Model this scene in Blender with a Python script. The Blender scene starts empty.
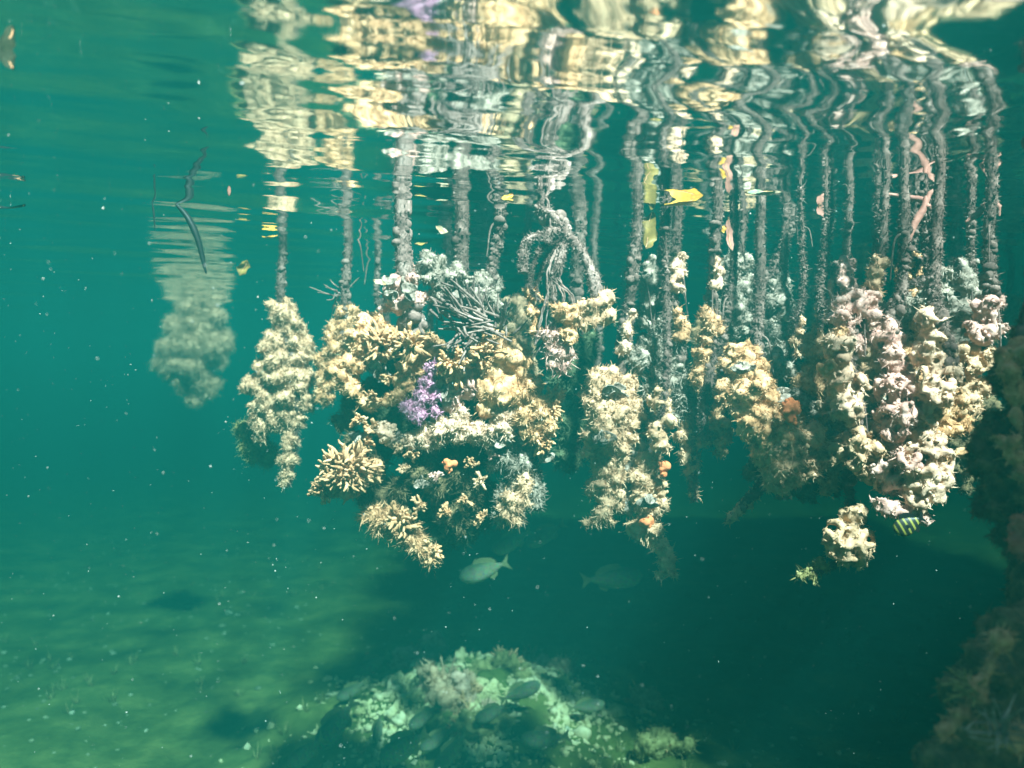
import bpy, math, random
import numpy as np
from mathutils import Vector, noise

# ------------------------------------------------------------------ camera, world, sun, exposure
S = bpy.context.scene
COL = S.collection
FPX = 759.0            # focal length in pixels (1024 wide)
CZ = -0.38             # camera depth below the water surface (z = 0)
cam = bpy.data.objects.new('camera', bpy.data.cameras.new('camera'))
COL.objects.link(cam)
cam.location = (0, 0, CZ)
cam.rotation_euler = (math.radians(90), 0, 0)
cam.data.sensor_width = 36.0
cam.data.lens = 36.0 * FPX / 1024.0
cam.data.clip_start = 0.01
cam.data.clip_end = 500
cam.data.dof.use_dof = True; cam.data.dof.focus_distance = 1.5; cam.data.dof.aperture_fstop = 2.8
S.camera = cam

SUN_TO = Vector((0.36, -0.70, 1.0)).normalized()     # from the scene towards the sun
w = bpy.data.worlds.new('World'); S.world = w; w.use_nodes = True
nt = w.node_tree
bgn = nt.nodes['Background']
sky = nt.nodes.new('ShaderNodeTexSky'); sky.sky_type = 'NISHITA'; sky.sun_disc = False
sky.sun_elevation = math.asin(SUN_TO.z)
sky.sun_rotation = math.atan2(SUN_TO.x, SUN_TO.y)
nt.links.new(sky.outputs[0], bgn.inputs[0]); bgn.inputs[1].default_value = 0.05
sl = bpy.data.lights.new('sun', 'SUN'); sl.energy = 5.0; sl.angle = math.radians(3.0)   # the rippled surface spreads the sunbeams; sl.color = (1.0, 0.74, 0.72)
so = bpy.data.objects.new('sun', sl); COL.objects.link(so)
so.rotation_euler = SUN_TO.to_track_quat('Z', 'Y').to_euler(); so.location = (3, -3, 6)
S.view_settings.view_transform = 'Standard'; S.view_settings.look = 'None'
S.view_settings.exposure = 3.0; S.view_settings.gamma = 1.0
S.view_settings.use_curve_mapping = False
S.render.engine = 'CYCLES'
cy = S.cycles
cy.use_denoising = True; cy.denoiser = 'OPENIMAGEDENOISE'; cy.denoising_input_passes = 'RGB_ALBEDO_NORMAL'
cy.max_bounces = 8; cy.diffuse_bounces = 2; cy.glossy_bounces = 4; cy.transparent_max_bounces = 12
cy.transmission_bounces = 4; cy.volume_bounces = 1
cy.sample_clamp_indirect = 4; cy.caustics_reflective = False; cy.caustics_refractive = False
cy.use_adaptive_sampling = False

rng = np.random.default_rng(11)
random.seed(4)

# ------------------------------------------------------------------ helpers
def at(px, py, d):
    """a point at distance d in front of the photographer"""
    return np.array([(px - 512) / FPX * d, d, CZ - (py - 384) / FPX * d])

def at_surface(px, py, dz=0.0):
    return at(px, py, (0.0 - dz - CZ) * FPX / (384 - py)) + np.array([0, 0, 0.0])

def tag(o, label=None, cat=None, group=None, kind=None):
    if label: o['label'] = label
    if cat: o['category'] = cat
    if group: o['group'] = group
    if kind: o['kind'] = kind
    return o

def empty(name, loc):
    o = bpy.data.objects.new(name, None); COL.objects.link(o); o.location = [float(v) for v in loc]
    o.empty_display_size = 0.05
    return o

class Geo:
    def __init__(s): s.v = []; s.f = []; s.n = 0
    def add(s, v, f):
        v = np.asarray(v, float)
        s.v.append(v); f = np.asarray(f)
        s.f.append(f + s.n); s.n += len(v)
    def mesh(s, name, off=(0, 0, 0)):
        me = bpy.data.meshes.new(name)
        V = np.concatenate(s.v) - np.asarray(off)
        counts = np.concatenate([np.full(len(f), f.shape[1]) for f in s.f])
        loops = np.concatenate([f.ravel() for f in s.f])
        me.vertices.add(len(V)); me.vertices.foreach_set('co', V.ravel().astype(np.float32))
        me.loops.add(len(loops)); me.loops.foreach_set('vertex_index', loops.astype(np.int32))
        me.polygons.add(len(counts))
        st = np.concatenate([[0], np.cumsum(counts)[:-1]]).astype(np.int32)
        me.polygons.foreach_set('loop_start', st)
        me.polygons.foreach_set('use_smooth', np.ones(len(counts), bool))
        me.update(calc_edges=True)
        return me

def link(name, me, mat, parent=None, loc=None):
    o = bpy.data.objects.new(name, me); COL.objects.link(o)
    if mat is not None:
        me.materials.clear(); me.materials.append(mat)
    if parent is not None: o.parent = parent
    if loc is not None: o.location = [float(v) for v in loc]
    return o

def frame(t):
    t = t / (np.linalg.norm(t) + 1e-9)
    a = np.array([0, 0, 1.0]) if abs(t[2]) < 0.9 else np.array([1.0, 0, 0])
    u = np.cross(t, a); u /= np.linalg.norm(u)
    return u, np.cross(t, u)

def tube(g, path, rad, sides=8, rough=0.0, flat=1.0):
    path = np.asarray(path, float); n = len(path)
    rad = np.broadcast_to(np.asarray(rad, float), (n,))
    ang = np.linspace(0, 2 * math.pi, sides, endpoint=False)
    T = np.gradient(path, axis=0)
    V = []
    u0 = None
    for i in range(n):
        t = T[i] / (np.linalg.norm(T[i]) + 1e-9)
        if u0 is None: u, v = frame(t)
        else:
            u = u0 - t * np.dot(u0, t); u /= np.linalg.norm(u) + 1e-9; v = np.cross(t, u)
        u0 = u
        r = rad[i] * (1 + (rng.normal(0, rough, sides) if rough else 0))
        V.append(path[i] + np.outer(np.cos(ang) * r, u) + np.outer(np.sin(ang) * r * flat, v))
    V = np.concatenate(V)
    F = []
    for i in range(n - 1):
        for k in range(sides):
            k2 = (k + 1) % sides
            F.append((i * sides + k, i * sides + k2, (i + 1) * sides + k2, (i + 1) * sides + k))
    g.add(V, np.array(F))
    c = len(V)
    g.add(np.concatenate([V[:sides], [path[0] - T[0] * .2]]), np.array([((k + 1) % sides, k, sides) for k in range(sides)]))
    g.add(np.concatenate([V[-sides:], [path[-1] + T[-1] * .2]]), np.array([(k, (k + 1) % sides, sides) for k in range(sides)]))

def smooth_path(pts, n):
    pts = np.asarray(pts, float)
    if len(pts) < 3:
        s = np.linspace(0, 1, n)[:, None]; return pts[0] * (1 - s) + pts[-1] * s
    P = np.concatenate([[2 * pts[0] - pts[1]], pts, [2 * pts[-1] - pts[-2]]])
    m = len(pts) - 1
    out = []
    for t in np.linspace(0, m - 1e-6, n):
        i = int(t); u = t - i
        p0, p1, p2, p3 = P[i:i + 4]
        out.append(.5 * ((2 * p1) + (-p0 + p2) * u + (2 * p0 - 5 * p1 + 4 * p2 - p3) * u * u + (-p0 + 3 * p1 - 3 * p2 + p3) * u ** 3))
    return np.array(out)

# unit icosphere data
def _ico(sub):
    import bmesh
    bm = bmesh.new(); bmesh.ops.create_icosphere(bm, subdivisions=sub, radius=1)
    v = np.array([x.co[:] for x in bm.verts]); f = np.array([[q.index for q in p.verts] for p in bm.faces]); bm.free()
    return v, f
ICO1 = _ico(1); ICO2 = _ico(2)

TEX = {}
def texture(kind, size):
    k = (kind, size)
    if k not in TEX:
        t = bpy.data.textures.new('growth_texture', kind); t.noise_scale = size
        if kind == 'CLOUDS': t.noise_depth = 4
        if kind == 'VORONOI': t.distance_metric = 'DISTANCE'; t.weight_1 = 1.0
        TEX[k] = t
    return TEX[k]

def blob(spheres, voxel=0.004, disp=(('CLOUDS', 0.04, 0.02), ('VORONOI', 0.016, -0.008)), squash=None):
    """many balls fused into one lumpy skin"""
    g = Geo()
    for c, r in spheres:
        s = rng.uniform(.8, 1.2, 3) * r
        g.add(ICO2[0] * s + c, ICO2[1])
    cen = np.mean([c for c, r in spheres], axis=0)
    me = g.mesh('growth', cen)
    o = bpy.data.objects.new('growth_source', me); COL.objects.link(o)
    o.location = [float(q) for q in cen]
    m = o.modifiers.new('r', 'REMESH'); m.mode = 'VOXEL'; m.voxel_size = voxel; m.use_smooth_shade = True
    for kd, sz, st in disp:
        d = o.modifiers.new('d', 'DISPLACE'); d.texture = texture(kd, sz); d.strength = st; d.mid_level = .5
        d.texture_coords = 'GLOBAL'
    bpy.context.view_layer.update()
    dg = bpy.context.evaluated_depsgraph_get()
    out = bpy.data.meshes.new_from_object(o.evaluated_get(dg))
    bpy.data.objects.remove(o); bpy.data.meshes.remove(me)
    n = len(out.vertices); V = np.empty(n * 3, np.float32); out.vertices.foreach_get('co', V)
    V = V.reshape(-1, 3).astype(float) + cen
    nf = len(out.polygons); 
    L = np.empty(len(out.loops), np.int32); out.loops.foreach_get('vertex_index', L)
    tot = np.empty(nf, np.int32); out.polygons.foreach_get('loop_total', tot)
    st = np.empty(nf, np.int32); out.polygons.foreach_get('loop_start', st)
    q = st[tot == 4]; t = st[tot == 3]
    g = Geo(); g.v.append(V); g.n = len(V)
    if len(q): g.f.append(L[q[:, None] + np.arange(4)])
    if len(t): g.f.append(L[t[:, None] + np.arange(3)])
    bpy.data.meshes.remove(out)
    return g

def face_samples(g, n):
    V = np.concatenate(g.v); f = g.f[0]
    i = rng.integers(0, len(f), n)
    a, b, c = V[f[i, 0]], V[f[i, 1]], V[f[i, 2]]
    nn = np.cross(b - a, c - a); nn /= np.linalg.norm(nn, axis=1)[:, None] + 1e-12
    u = rng.random((n, 1)); 
    return a + (c - a) * u, nn

def fuzz(g, n, length, width, droop=0.3, spread=0.5):
    """short blades of turf standing on a skin"""
    p, nn = face_samples(g, n)
    d = nn + rng.normal(0, spread, (n, 3)); d[:, 2] -= droop; d /= np.linalg.norm(d, axis=1)[:, None]
    L = length * rng.uniform(.4, 1.4, (n, 1)); W = width * rng.uniform(.6, 1.4, (n, 1))
    s = np.cross(d, rng.normal(0, 1, (n, 3))); s /= np.linalg.norm(s, axis=1)[:, None]
    bend = rng.normal(0, .35, (n, 3)) * L
    v0 = p - d * .002 - s * W; v1 = p - d * .002 + s * W
    m = p + d * L * .55 + bend * .3
    v2 = m + s * W * .9; v3 = m - s * W * .9; v4 = p + d * L + bend
    V = np.stack([v0, v1, v2, v3, v4], 1).reshape(-1, 3)
    b = np.arange(n)[:, None] * 5
    g2 = Geo(); g2.v.append(V); g2.n = len(V)
    base = g.n
    g.v.append(V); g.f.append(b + np.array([0, 1, 2, 3]) + base); g.f.append(b + np.array([3, 2, 4]) + base); g.n += len(V)

def knobs(g, n, rmin, rmax):
    """small beads and nodules on a skin"""
    p, nn = face_samples(g, n)
    for i in range(n):
        r = rng.uniform(rmin, rmax)
        sc = np.array([r, r, r]) * rng.uniform(.7, 1.3, 3)
        g.add(ICO1[0] * sc + p[i] + nn[i] * r * .5, ICO1[1])

# ------------------------------------------------------------------ materials
def mat(name, cols, scale=60, rough=.85, bump=.5, bscale=220, sss=0.0, bdist=.003, detail=6):
    m = bpy.data.materials.new(name); m.use_nodes = True; t = m.node_tree; N = t.nodes
    b = N['Principled BSDF']
    tc = N.new('ShaderNodeNewGeometry')
    n1 = N.new('ShaderNodeTexNoise'); n1.inputs['Scale'].default_value = scale; n1.inputs['Detail'].default_value = detail
    n1.inputs['Roughness'].default_value = .65
    t.links.new(tc.outputs['Position'], n1.inputs['Vector'])
    r = N.new('ShaderNodeValToRGB')
    e = r.color_ramp.elements
    k = len(cols)
    e[0].position = .30; e[0].color = (*cols[0], 1); e[1].position = .70; e[1].color = (*cols[-1], 1)
    for i in range(1, k - 1):
        q = e.new(.30 + .40 * i / (k - 1)); q.color = (*cols[i], 1)
    t.links.new(n1.outputs['Fac'], r.inputs['Fac'])
    t.links.new(r.outputs['Color'], b.inputs['Base Color'])
    b.inputs['Roughness'].default_value = rough
    b.inputs['Specular IOR Level'].default_value = .15
    n2 = N.new('ShaderNodeTexNoise'); n2.inputs['Scale'].default_value = bscale; n2.inputs['Detail'].default_value = 4
    t.links.new(tc.outputs['Position'], n2.inputs['Vector'])
    bp = N.new('ShaderNodeBump'); bp.inputs['Strength'].default_value = bump; bp.inputs['Distance'].default_value = bdist
    t.links.new(n2.outputs['Fac'], bp.inputs['Height']); t.links.new(bp.outputs['Normal'], b.inputs['Normal'])
    return m

M = {
 'cream':  mat('cream_sponge', [(.30,.15,.08), (.56,.34,.20), (.77,.50,.31)], 45),
 'gold':   mat('golden_sponge', [(.24,.10,.04), (.62,.33,.16), (.87,.56,.34)], 50),
 'tan':    mat('tan_coral', [(.22,.10,.045), (.52,.28,.14), (.74,.45,.26)], 60),
 'grey':   mat('grey_turf', [(.10,.08,.06), (.28,.22,.17), (.55,.44,.35)], 50),
 'pink':   mat('pink_crust', [(.36,.17,.14), (.58,.33,.26), (.78,.52,.43)], 50),
 'white':  mat('white_sponge', [(.38,.21,.13), (.62,.39,.26), (.80,.55,.39)], 40),
 'purple': mat('purple_sponge', [(.28,.10,.18), (.60,.28,.40), (.80,.52,.62)], 70),
 'shell':  mat('oyster_shell', [(.10,.07,.05), (.30,.23,.18), (.52,.43,.36)], 130, bump=.9, bscale=180),
 'night':  mat('dark_leaf', [(.012,.016,.008), (.03,.035,.015)], 40, rough=.8),
 'orange': mat('orange_sponge', [(.62,.16,.05), (.80,.27,.12)], 60),
 'red':    mat('red_growth', [(.30,.06,.03), (.62,.22,.15)], 60),
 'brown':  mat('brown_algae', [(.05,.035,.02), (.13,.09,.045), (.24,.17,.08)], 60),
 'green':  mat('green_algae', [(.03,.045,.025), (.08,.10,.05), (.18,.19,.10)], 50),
 'bark':   mat('root_bark', [(.05,.03,.025), (.13,.082,.066), (.29,.20,.165)], 40, bump=.8, bscale=120),
 'pale_bark': mat('pale_root_bark', [(.08,.048,.04), (.22,.145,.12), (.44,.32,.27)], 40, bump=.8, bscale=120),
 'olive':  mat('olive_growth', [(.10,.09,.03), (.28,.24,.09), (.46,.40,.18)], 50),
 'yleaf':  mat('yellow_leaf', [(.20,.09,.02), (.50,.26,.03), (.64,.36,.05)], 45, rough=.5, bump=.1),
 'gleaf':  mat('olive_yellow_leaf', [(.09,.055,.02), (.22,.15,.04), (.30,.21,.06)], 45, rough=.5, bump=.1),
 'pleaf':  mat('pale_leaf', [(.20,.14,.08), (.36,.28,.18), (.46,.38,.26)], 60, rough=.5, bump=.1),
 'dark':   mat('dark_blade', [(.006,.008,.008), (.015,.018,.016)], 25, rough=.5, bump=.1),
 'rleaf':  mat('red_leaf', [(.20,.08,.06), (.36,.16,.12), (.52,.27,.21)], 25, rough=.6, bump=.1),
 'fish':   mat('fish_skin', [(.06,.07,.04), (.12,.13,.07)], 20, rough=.5, bump=.2, bscale=300),
 'fin':    mat('fish_fin', [(.16,.17,.08), (.28,.27,.12)], 20, rough=.5, bump=.1),
 'eye':    mat('fish_eye', [(.01,.01,.01), (.02,.02,.02)], 20, rough=.1, bump=0),
 'speck':  mat('particle', [(.35,.35,.32), (.5,.5,.45)], 20, bump=0),
 'leafy':  mat('mangrove_leaf', [(.04,.07,.02), (.09,.14,.04)], 8, rough=.5, bump=.1),
}

# ------------------------------------------------------------------ the setting: water surface, seabed, haze of green water
def build_surface():
    nx, ny = 520, 620
    u = np.linspace(-1, 1, nx); X = 3.2 * u + 36.8 * np.sign(u) * np.abs(u) ** 9
    v = np.linspace(0, 1, ny); Y = -1.2 + 7.2 * v + 34 * v ** 10
    X, Y = np.meshgrid(X, Y)
    Z = np.zeros_like(X)
    r = np.random.default_rng(5)
    for i in range(70):
        lam = math.exp(r.uniform(math.log(.035), math.log(.75)))
        th = math.radians(90 + 12 + r.normal(0, 20 if lam > .25 else 10))
        k = 2 * math.pi / lam
        slope = .016 * r.uniform(.3, 1.2) * (.45 if lam > .3 else 1.0 if lam > .12 else .5)
        ph = r.uniform(0, 6.283)
        Z += slope / k * np.sin(k * (math.cos(th) * X + math.sin(th) * Y) + ph + 1.2 * np.sin(X * 1.7 + i))
    msk = 1 / (1 + np.exp(-(X - .35) * 9)) * np.exp(-((Y - 1.1) / .8) ** 2)
    for lam, th, sl, ph in ((.34, 32, .015, 0), (.19, 27, .04, 1), (.11, 35, .035, 2), (.07, 30, .03, 4), (.05, 24, .025, 5)):
        k = 2 * math.pi / lam; th = math.radians(th)
        Z += msk * .55 * sl / k * np.sin(k * (math.cos(th) * X + math.sin(th) * Y) + ph + .8 * np.sin(Y * 4 + ph))
    fade = np.exp(-np.maximum(0, np.abs(X) - 3.0) * .8) * np.exp(-np.maximum(0, Y - 5.5) * .8)
    Z *= fade
    g = Geo(); idx = np.arange(nx * ny).reshape(ny, nx)
    F = np.stack([idx[:-1, :-1].ravel(), idx[:-1, 1:].ravel(), idx[1:, 1:].ravel(), idx[1:, :-1].ravel()], 1)
    g.add(np.stack([X.ravel(), Y.ravel(), Z.ravel()], 1), F)
    m = bpy.data.materials.new('water_surface'); m.use_nodes = True; t = m.node_tree; N = t.nodes; N.clear()
    out = N.new('ShaderNodeOutputMaterial'); mix = N.new('ShaderNodeMixShader')
    tr = N.new('ShaderNodeBsdfTransparent'); gl = N.new('ShaderNodeBsdfGlossy'); fr = N.new('ShaderNodeFresnel')
    fr.inputs['IOR'].default_value = 1.333
    gl.inputs['Roughness'].default_value = .05; gl.inputs['Color'].default_value = (.97, .97, .97, 1)
    t.links.new(fr.outputs[0], mix.inputs[0]); t.links.new(tr.outputs[0], mix.inputs[1]); t.links.new(gl.outputs[0], mix.inputs[2])
    t.links.new(mix.outputs[0], out.inputs['Surface'])
    o = link('water_surface', g.mesh('water_surface'), m); tag(o, kind='structure')

def seabed_z(x, y):
    z = -1.74 + .05 * noise.noise(Vector((x * .8, y * .8, 1))) + .03 * noise.noise(Vector((x * 3, y * 3, 5)))
    mx, my = x + .15, y - 3.02
    z += .17 * math.exp(-(mx * mx / .30 + my * my / .20))
    near = math.exp(-(mx * mx / .9 + my * my / .6))
    z += near * (.07 * abs(noise.noise(Vector((x * 7, y * 7, 2)))) + .04 * noise.noise(Vector((x * 16, y * 16, 3))))
    return z

def build_seabed():
    nx, ny = 420, 420
    u = np.linspace(-1, 1, nx); X = 4.0 * u + 36 * np.sign(u) * np.abs(u) ** 9
    v = np.linspace(0, 1, ny); Y = -2 + 8 * v + 34 * v ** 9
    V = []
    for y in Y:
        for x in X: V.append((x, y, seabed_z(x, y)))
    g = Geo(); idx = np.arange(nx * ny).reshape(ny, nx)
    F = np.stack([idx[:-1, :-1].ravel(), idx[:-1, 1:].ravel(), idx[1:, 1:].ravel(), idx[1:, :-1].ravel()], 1)
    g.add(V, F)
    m = mat('seabed_sand', [(.035,.05,.012), (.10,.12,.03), (.22,.22,.06)], 4, bump=.6, bscale=30, bdist=.02, detail=12)
    o = link('seabed', g.mesh('seabed'), m); tag(o, kind='structure')

WATER_DENSITY = 0.54
def build_haze():
    g = Geo()
    x0, x1, y0, y1, z0, z1 = -38, 38, -1.9, 39, -2.7, 0.16
    V = [(x0,y0,z0),(x1,y0,z0),(x1,y1,z0),(x0,y1,z0),(x0,y0,z1),(x1,y0,z1),(x1,y1,z1),(x0,y1,z1)]
    F = [(0,3,2,1),(4,5,6,7),(0,1,5,4),(1,2,6,5),(2,3,7,6),(3,0,4,7)]
    g.add(V, np.array(F))
    m = bpy.data.materials.new('haze'); m.use_nodes = True; t = m.node_tree; N = t.nodes; N.clear()
    out = N.new('ShaderNodeOutputMaterial'); pv = N.new('ShaderNodeVolumePrincipled')
    pv.inputs['Color'].default_value = (.005, .088, .076, 1)
    pv.inputs['Absorption Color'].default_value = (0.0, .095, .085, 1)
    pv.inputs['Density'].default_value = WATER_DENSITY
    pv.inputs['Anisotropy'].default_value = .2
    t.links.new(pv.outputs[0], out.inputs['Volume'])
    o = link('haze', g.mesh('haze'), m); tag(o, kind='stuff')
    for p in o.data.polygons: p.use_smooth = False
build_surface(); build_seabed(); build_haze()

# ------------------------------------------------------------------ unseen mangrove canopy, added with leaves and gaps placed for wanted shade
SH = Vector((SUN_TO.x / SUN_TO.z, SUN_TO.y / SUN_TO.z, 0))
def shade_crown_density(x, y):
    """wanted shade where the sunbeam crosses the water surface at x, y"""
    n = noise.noise(Vector((x * 2.2, y * 2.2, 7.3))) 
    s = 0.0
    if x > .35 and y < .84: s = max(s, min(1, (x - .30) * 3.5) * min(1, (.84 - y) * 6))
    far = 1.60 - .06 * min(1, max(0, (x - .2) * 2))
    if x > 1.2: s = max(s, min(1, (x - 1.2) * 5))
    if y > far and x > -.35: s = max(s, min(1, (y - far) * 3) * min(1, (x + .35) * 2.5))
    hole = math.exp(-(((x - .46) / .40) ** 2 + ((y - 1.93) / .30) ** 2))  # gap left in the leaves so sun reaches the seabed mound
    s -= 1.9 * hole
    s += .6 * n * (1 if s > .02 else (.5 if -.3 < x < .3 else .22))
    return s
def build_shade_crown():
    g = Geo(); r = np.random.default_rng(3)
    lf = np.array([(0,-1,0),(.42,-.45,.05),(.5,.1,.06),(.3,.7,.03),(0,1,0),(-.3,.7,.03),(-.5,.1,.06),(-.42,-.45,.05),(0,0,-.02)], float)
    ff = np.array([(i, (i + 1) % 8, 8) for i in range(8)])
    n = 0
    for _ in range(85000):
        qx, qy = r.uniform(-1.8, 4.2), r.uniform(-1.2, 6.5)
        if r.random() > shade_crown_density(qx, qy): continue
        h = r.uniform(.75, 1.5)
        p = np.array([qx + SH.x * h, qy + SH.y * h, h])
        L = r.uniform(.04, .07)
        a, b, c = r.normal(0, .5), r.normal(0, .5), r.uniform(0, 6.28)
        R = np.array((Vector((1, 0, 0)), Vector((0, 1, 0)), Vector((0, 0, 1))))
        from mathutils import Euler
        E = np.array(Euler((a, b, c)).to_matrix())
        g.add((lf * L) @ E.T + p, ff); n += 1
    root = empty('unseen_shade_mangrove', (2.0, 2.5, .75))
    tag(root, 'unseen mangrove boughs added above the water to shade the roots', 'tree')
    link('shade_crown', g.mesh('shade_crown', (2.0, 2.5, .75)), M['leafy'], root)
    g = Geo()
    for k in range(9):
        a = rng.uniform(0, 6.28); e = np.array([2.0 + 2.0 * math.cos(a), 2.5 + 2.2 * math.sin(a), rng.uniform(1.0, 1.5)])
        tube(g, smooth_path([(2.0, 3.4, 1.9), (2.0 + .8 * math.cos(a), 2.8 + .8 * math.sin(a), 1.5), e], 10), np.linspace(.04, .008, 10), 7, .05)
    link('unseen_bough', g.mesh('unseen_bough', (2.0, 2.5, .75)), M['bark'], root)
build_shade_crown()

# ------------------------------------------------------------------ growths
def px2m(r, d): return r * d / FPX

def connectors(keys, d0):
    out = []; P = [(at(k[0], k[1], k[3] if len(k) > 3 else d0), px2m(k[2], d0)) for k in keys]
    for i in range(1, len(P)):
        j = min(range(i), key=lambda q: np.linalg.norm(P[q][0] - P[i][0]))
        r = max(.0035, .45 * min(P[i][1], P[j][1])); L = np.linalg.norm(P[i][0] - P[j][0]); n = int(L / (r * .7)) + 1
        for s in np.linspace(0, 1, n + 1)[1:-1]: out.append((P[i][0] * (1 - s) + P[j][0] * s, r))
    return out

def lump_spheres(keys, d0, sec=9, secr=(.25, .5), depth=.8):
    """keys: (px, py, r_px[, d]); each key ball gets smaller balls over it"""
    out = []
    for k in keys:
        d = k[3] if len(k) > 3 else d0
        c = at(k[0], k[1], d); r = px2m(k[2], d)
        out.append((c, r * .72))
        for _ in range(sec):
            v = rng.normal(0, 1, 3); v /= np.linalg.norm(v); v[1] *= depth
            rr = r * rng.uniform(*secr)
            out.append((c + v * (r - rr * .5), rr))
    return out

def curl_spheres(keys, d0, n_per=4, rr=(.0045, .008)):
    """rolled, worm-like folds wound round the key balls"""
    out = []
    for k in keys:
        d = k[3] if len(k) > 3 else d0
        c = at(k[0], k[1], d); r = px2m(k[2], d)
        out.append((c, r * .58))
        for _ in range(n_per):
            v = rng.normal(0, 1, 3); v[1] -= .5; v /= np.linalg.norm(v)
            u, w_ = frame(v); a0 = rng.uniform(0, 6.28); sp = rng.uniform(2.5, 5.5); R = r * rng.uniform(.35, .75)
            q = rng.uniform(*rr)
            for s in np.linspace(0, 1, 26):
                a = a0 + sp * s
                p = c + v * (r * .75) + (u * math.cos(a) + w_ * math.sin(a)) * R * (1 - .3 * s)
                p = c + (p - c) / np.linalg.norm(p - c) * r * (.78 + .42 * s)
                out.append((p, q * (1 + .25 * math.sin(9 * s + a0))))
    return out

def sponge(th, name, mt, keys, d, kind='lump', fz=1.0, kn=1.6, vox=.0038, label=None, disp=None, flen=.0075, **kw):
    if name == 'sponge' and d < 2.1:
        kw.setdefault('sec', 12) if kind == 'lump' else None
        keys = [(k[0], k[1], k[2] * 1.22) + tuple(k[3:]) for k in keys]
    sph = lump_spheres(keys, d, **kw) if kind == 'lump' else curl_spheres(keys, d, **kw)
    sph += connectors(keys, d)
    if kind == 'curl': disp = disp or (('CLOUDS', .05, .010), ('CLOUDS', .012, .004)); vox = min(vox, .003); fz *= .5
    sty = rng.integers(0, 4) if (name == 'sponge' and kind == 'lump' and disp is None) else 9
    if sty == 0: disp = (('CLOUDS', .05, .020), ('CLOUDS', .02, .006)); kn *= .3; fz *= .5
    if sty == 1: disp = (('CLOUDS', .025, .030), ('CLOUDS', .008, .006)); kn *= .5; fz *= 1.6; flen *= 1.2
    if sty == 2: disp = (('VORONOI', .028, -.022), ('CLOUDS', .012, .007)); kn *= .3; fz *= .9
    g = blob(sph, vox, disp or (('CLOUDS', .05, .022), ('CLOUDS', .014, .012), ('VORONOI', .018, -.006)))
    nf = len(g.f[0])
    if kn: knobs(g, int(nf * .012 * kn), .0015, .0045)
    if fz: fuzz(g, int(nf * .36 * fz), flen, .0008, spread=.8)
    o = link(name, g.mesh(name, th.location), M[mt], th)
    if label: o['label'] = label
    return o

def fingers(th, name, mt, px, py, rpx, d, n=26, dirv=(0, -.5, 0), spread=.9, label=None, thick=.0045, br=3):
    """clump of forked blunt fingers"""
    c = at(px, py, d); R = px2m(rpx * 1.12, d); g = Geo()
    dirv = np.array(dirv, float)
    for i in range(n):
        v = rng.normal(0, spread, 3) + dirv; v /= np.linalg.norm(v)
        L = R * rng.uniform(.55, 1.0)
        p0 = c + v * R * .05; p1 = c + v * L * .55
        mid = (p0 + p1) / 2 + rng.normal(0, R * .05, 3)
        tube(g, smooth_path([p0, mid, p1], 6), np.linspace(thick, thick * .85, 6), 6, .1)
        for k in range(br):
            q = v + rng.normal(0, .42, 3); q /= np.linalg.norm(q)
            e = p1 + q * L * rng.uniform(.3, .5)
            m = (p1 + e) / 2 + rng.normal(0, R * .04, 3)
            tube(g, smooth_path([p1 - q * .002, m, e], 5), [thick * .85, thick * .75, thick * .75, thick * .7, thick * .35], 6, .15)
    nf = len(g.f[0])
    fuzz(g, int(n * 60), .005, .0007)
    o = link(name, g.mesh(name, th.location), M[mt], th)
    if label: o['label'] = label
    return o

def oysters(th, px, py, rpx, d, n=7, mt='shell'):
    g = Geo(); c = at(px, py, d); R = px2m(rpx, d)
    for i in range(n):
        v = rng.normal(0, 1, 3); v[1] = -abs(v[1]) - .5; v /= np.linalg.norm(v); u, w_ = frame(v)
        p = c + (u * rng.normal(0, .42) + w_ * rng.normal(0, .42)) * R + v * R * .2
        q = rng.uniform(.009, .016); ph = rng.uniform(0, 6)
        L_ = ICO2[0].copy(); a = np.arctan2(L_[:, 1], L_[:, 0]); rr = 1 + .16 * np.sin(3 * a + ph) + .08 * np.sin(8 * a + ph)
        X = L_[:, 0] * rr * q * 1.25; Y = L_[:, 1] * rr * q * .85; Z = L_[:, 2] * q * .16 + (X ** 2 + Y ** 2) / q * .45
        g.add(p + np.outer(X, u) + np.outer(Y, w_) + np.outer(Z, v), ICO2[1])
    return link('oyster_cluster', g.mesh('oyster_cluster', th.location), M[mt], th)

def twigs(th, name, mt, px, py, rpx, d, n=22, dirv=(0, -.4, .6), r=.0022, spread=.6):
    c = at(px, py, d); R = px2m(rpx, d); g = Geo(); dirv = np.array(dirv, float)
    for i in range(n):
        v = rng.normal(0, spread, 3) + dirv; v /= np.linalg.norm(v); L = R * rng.uniform(.5, 1.1)
        s = c + rng.normal(0, R * .12, 3)
        tube(g, smooth_path([s, s + v * L * .5 + rng.normal(0, R * .04, 3), s + v * L], 8), np.linspace(r * 1.2, r * .6, 8), 6, .12)
    o = link(name, g.mesh(name, th.location), M[mt], th)
    return o

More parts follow.
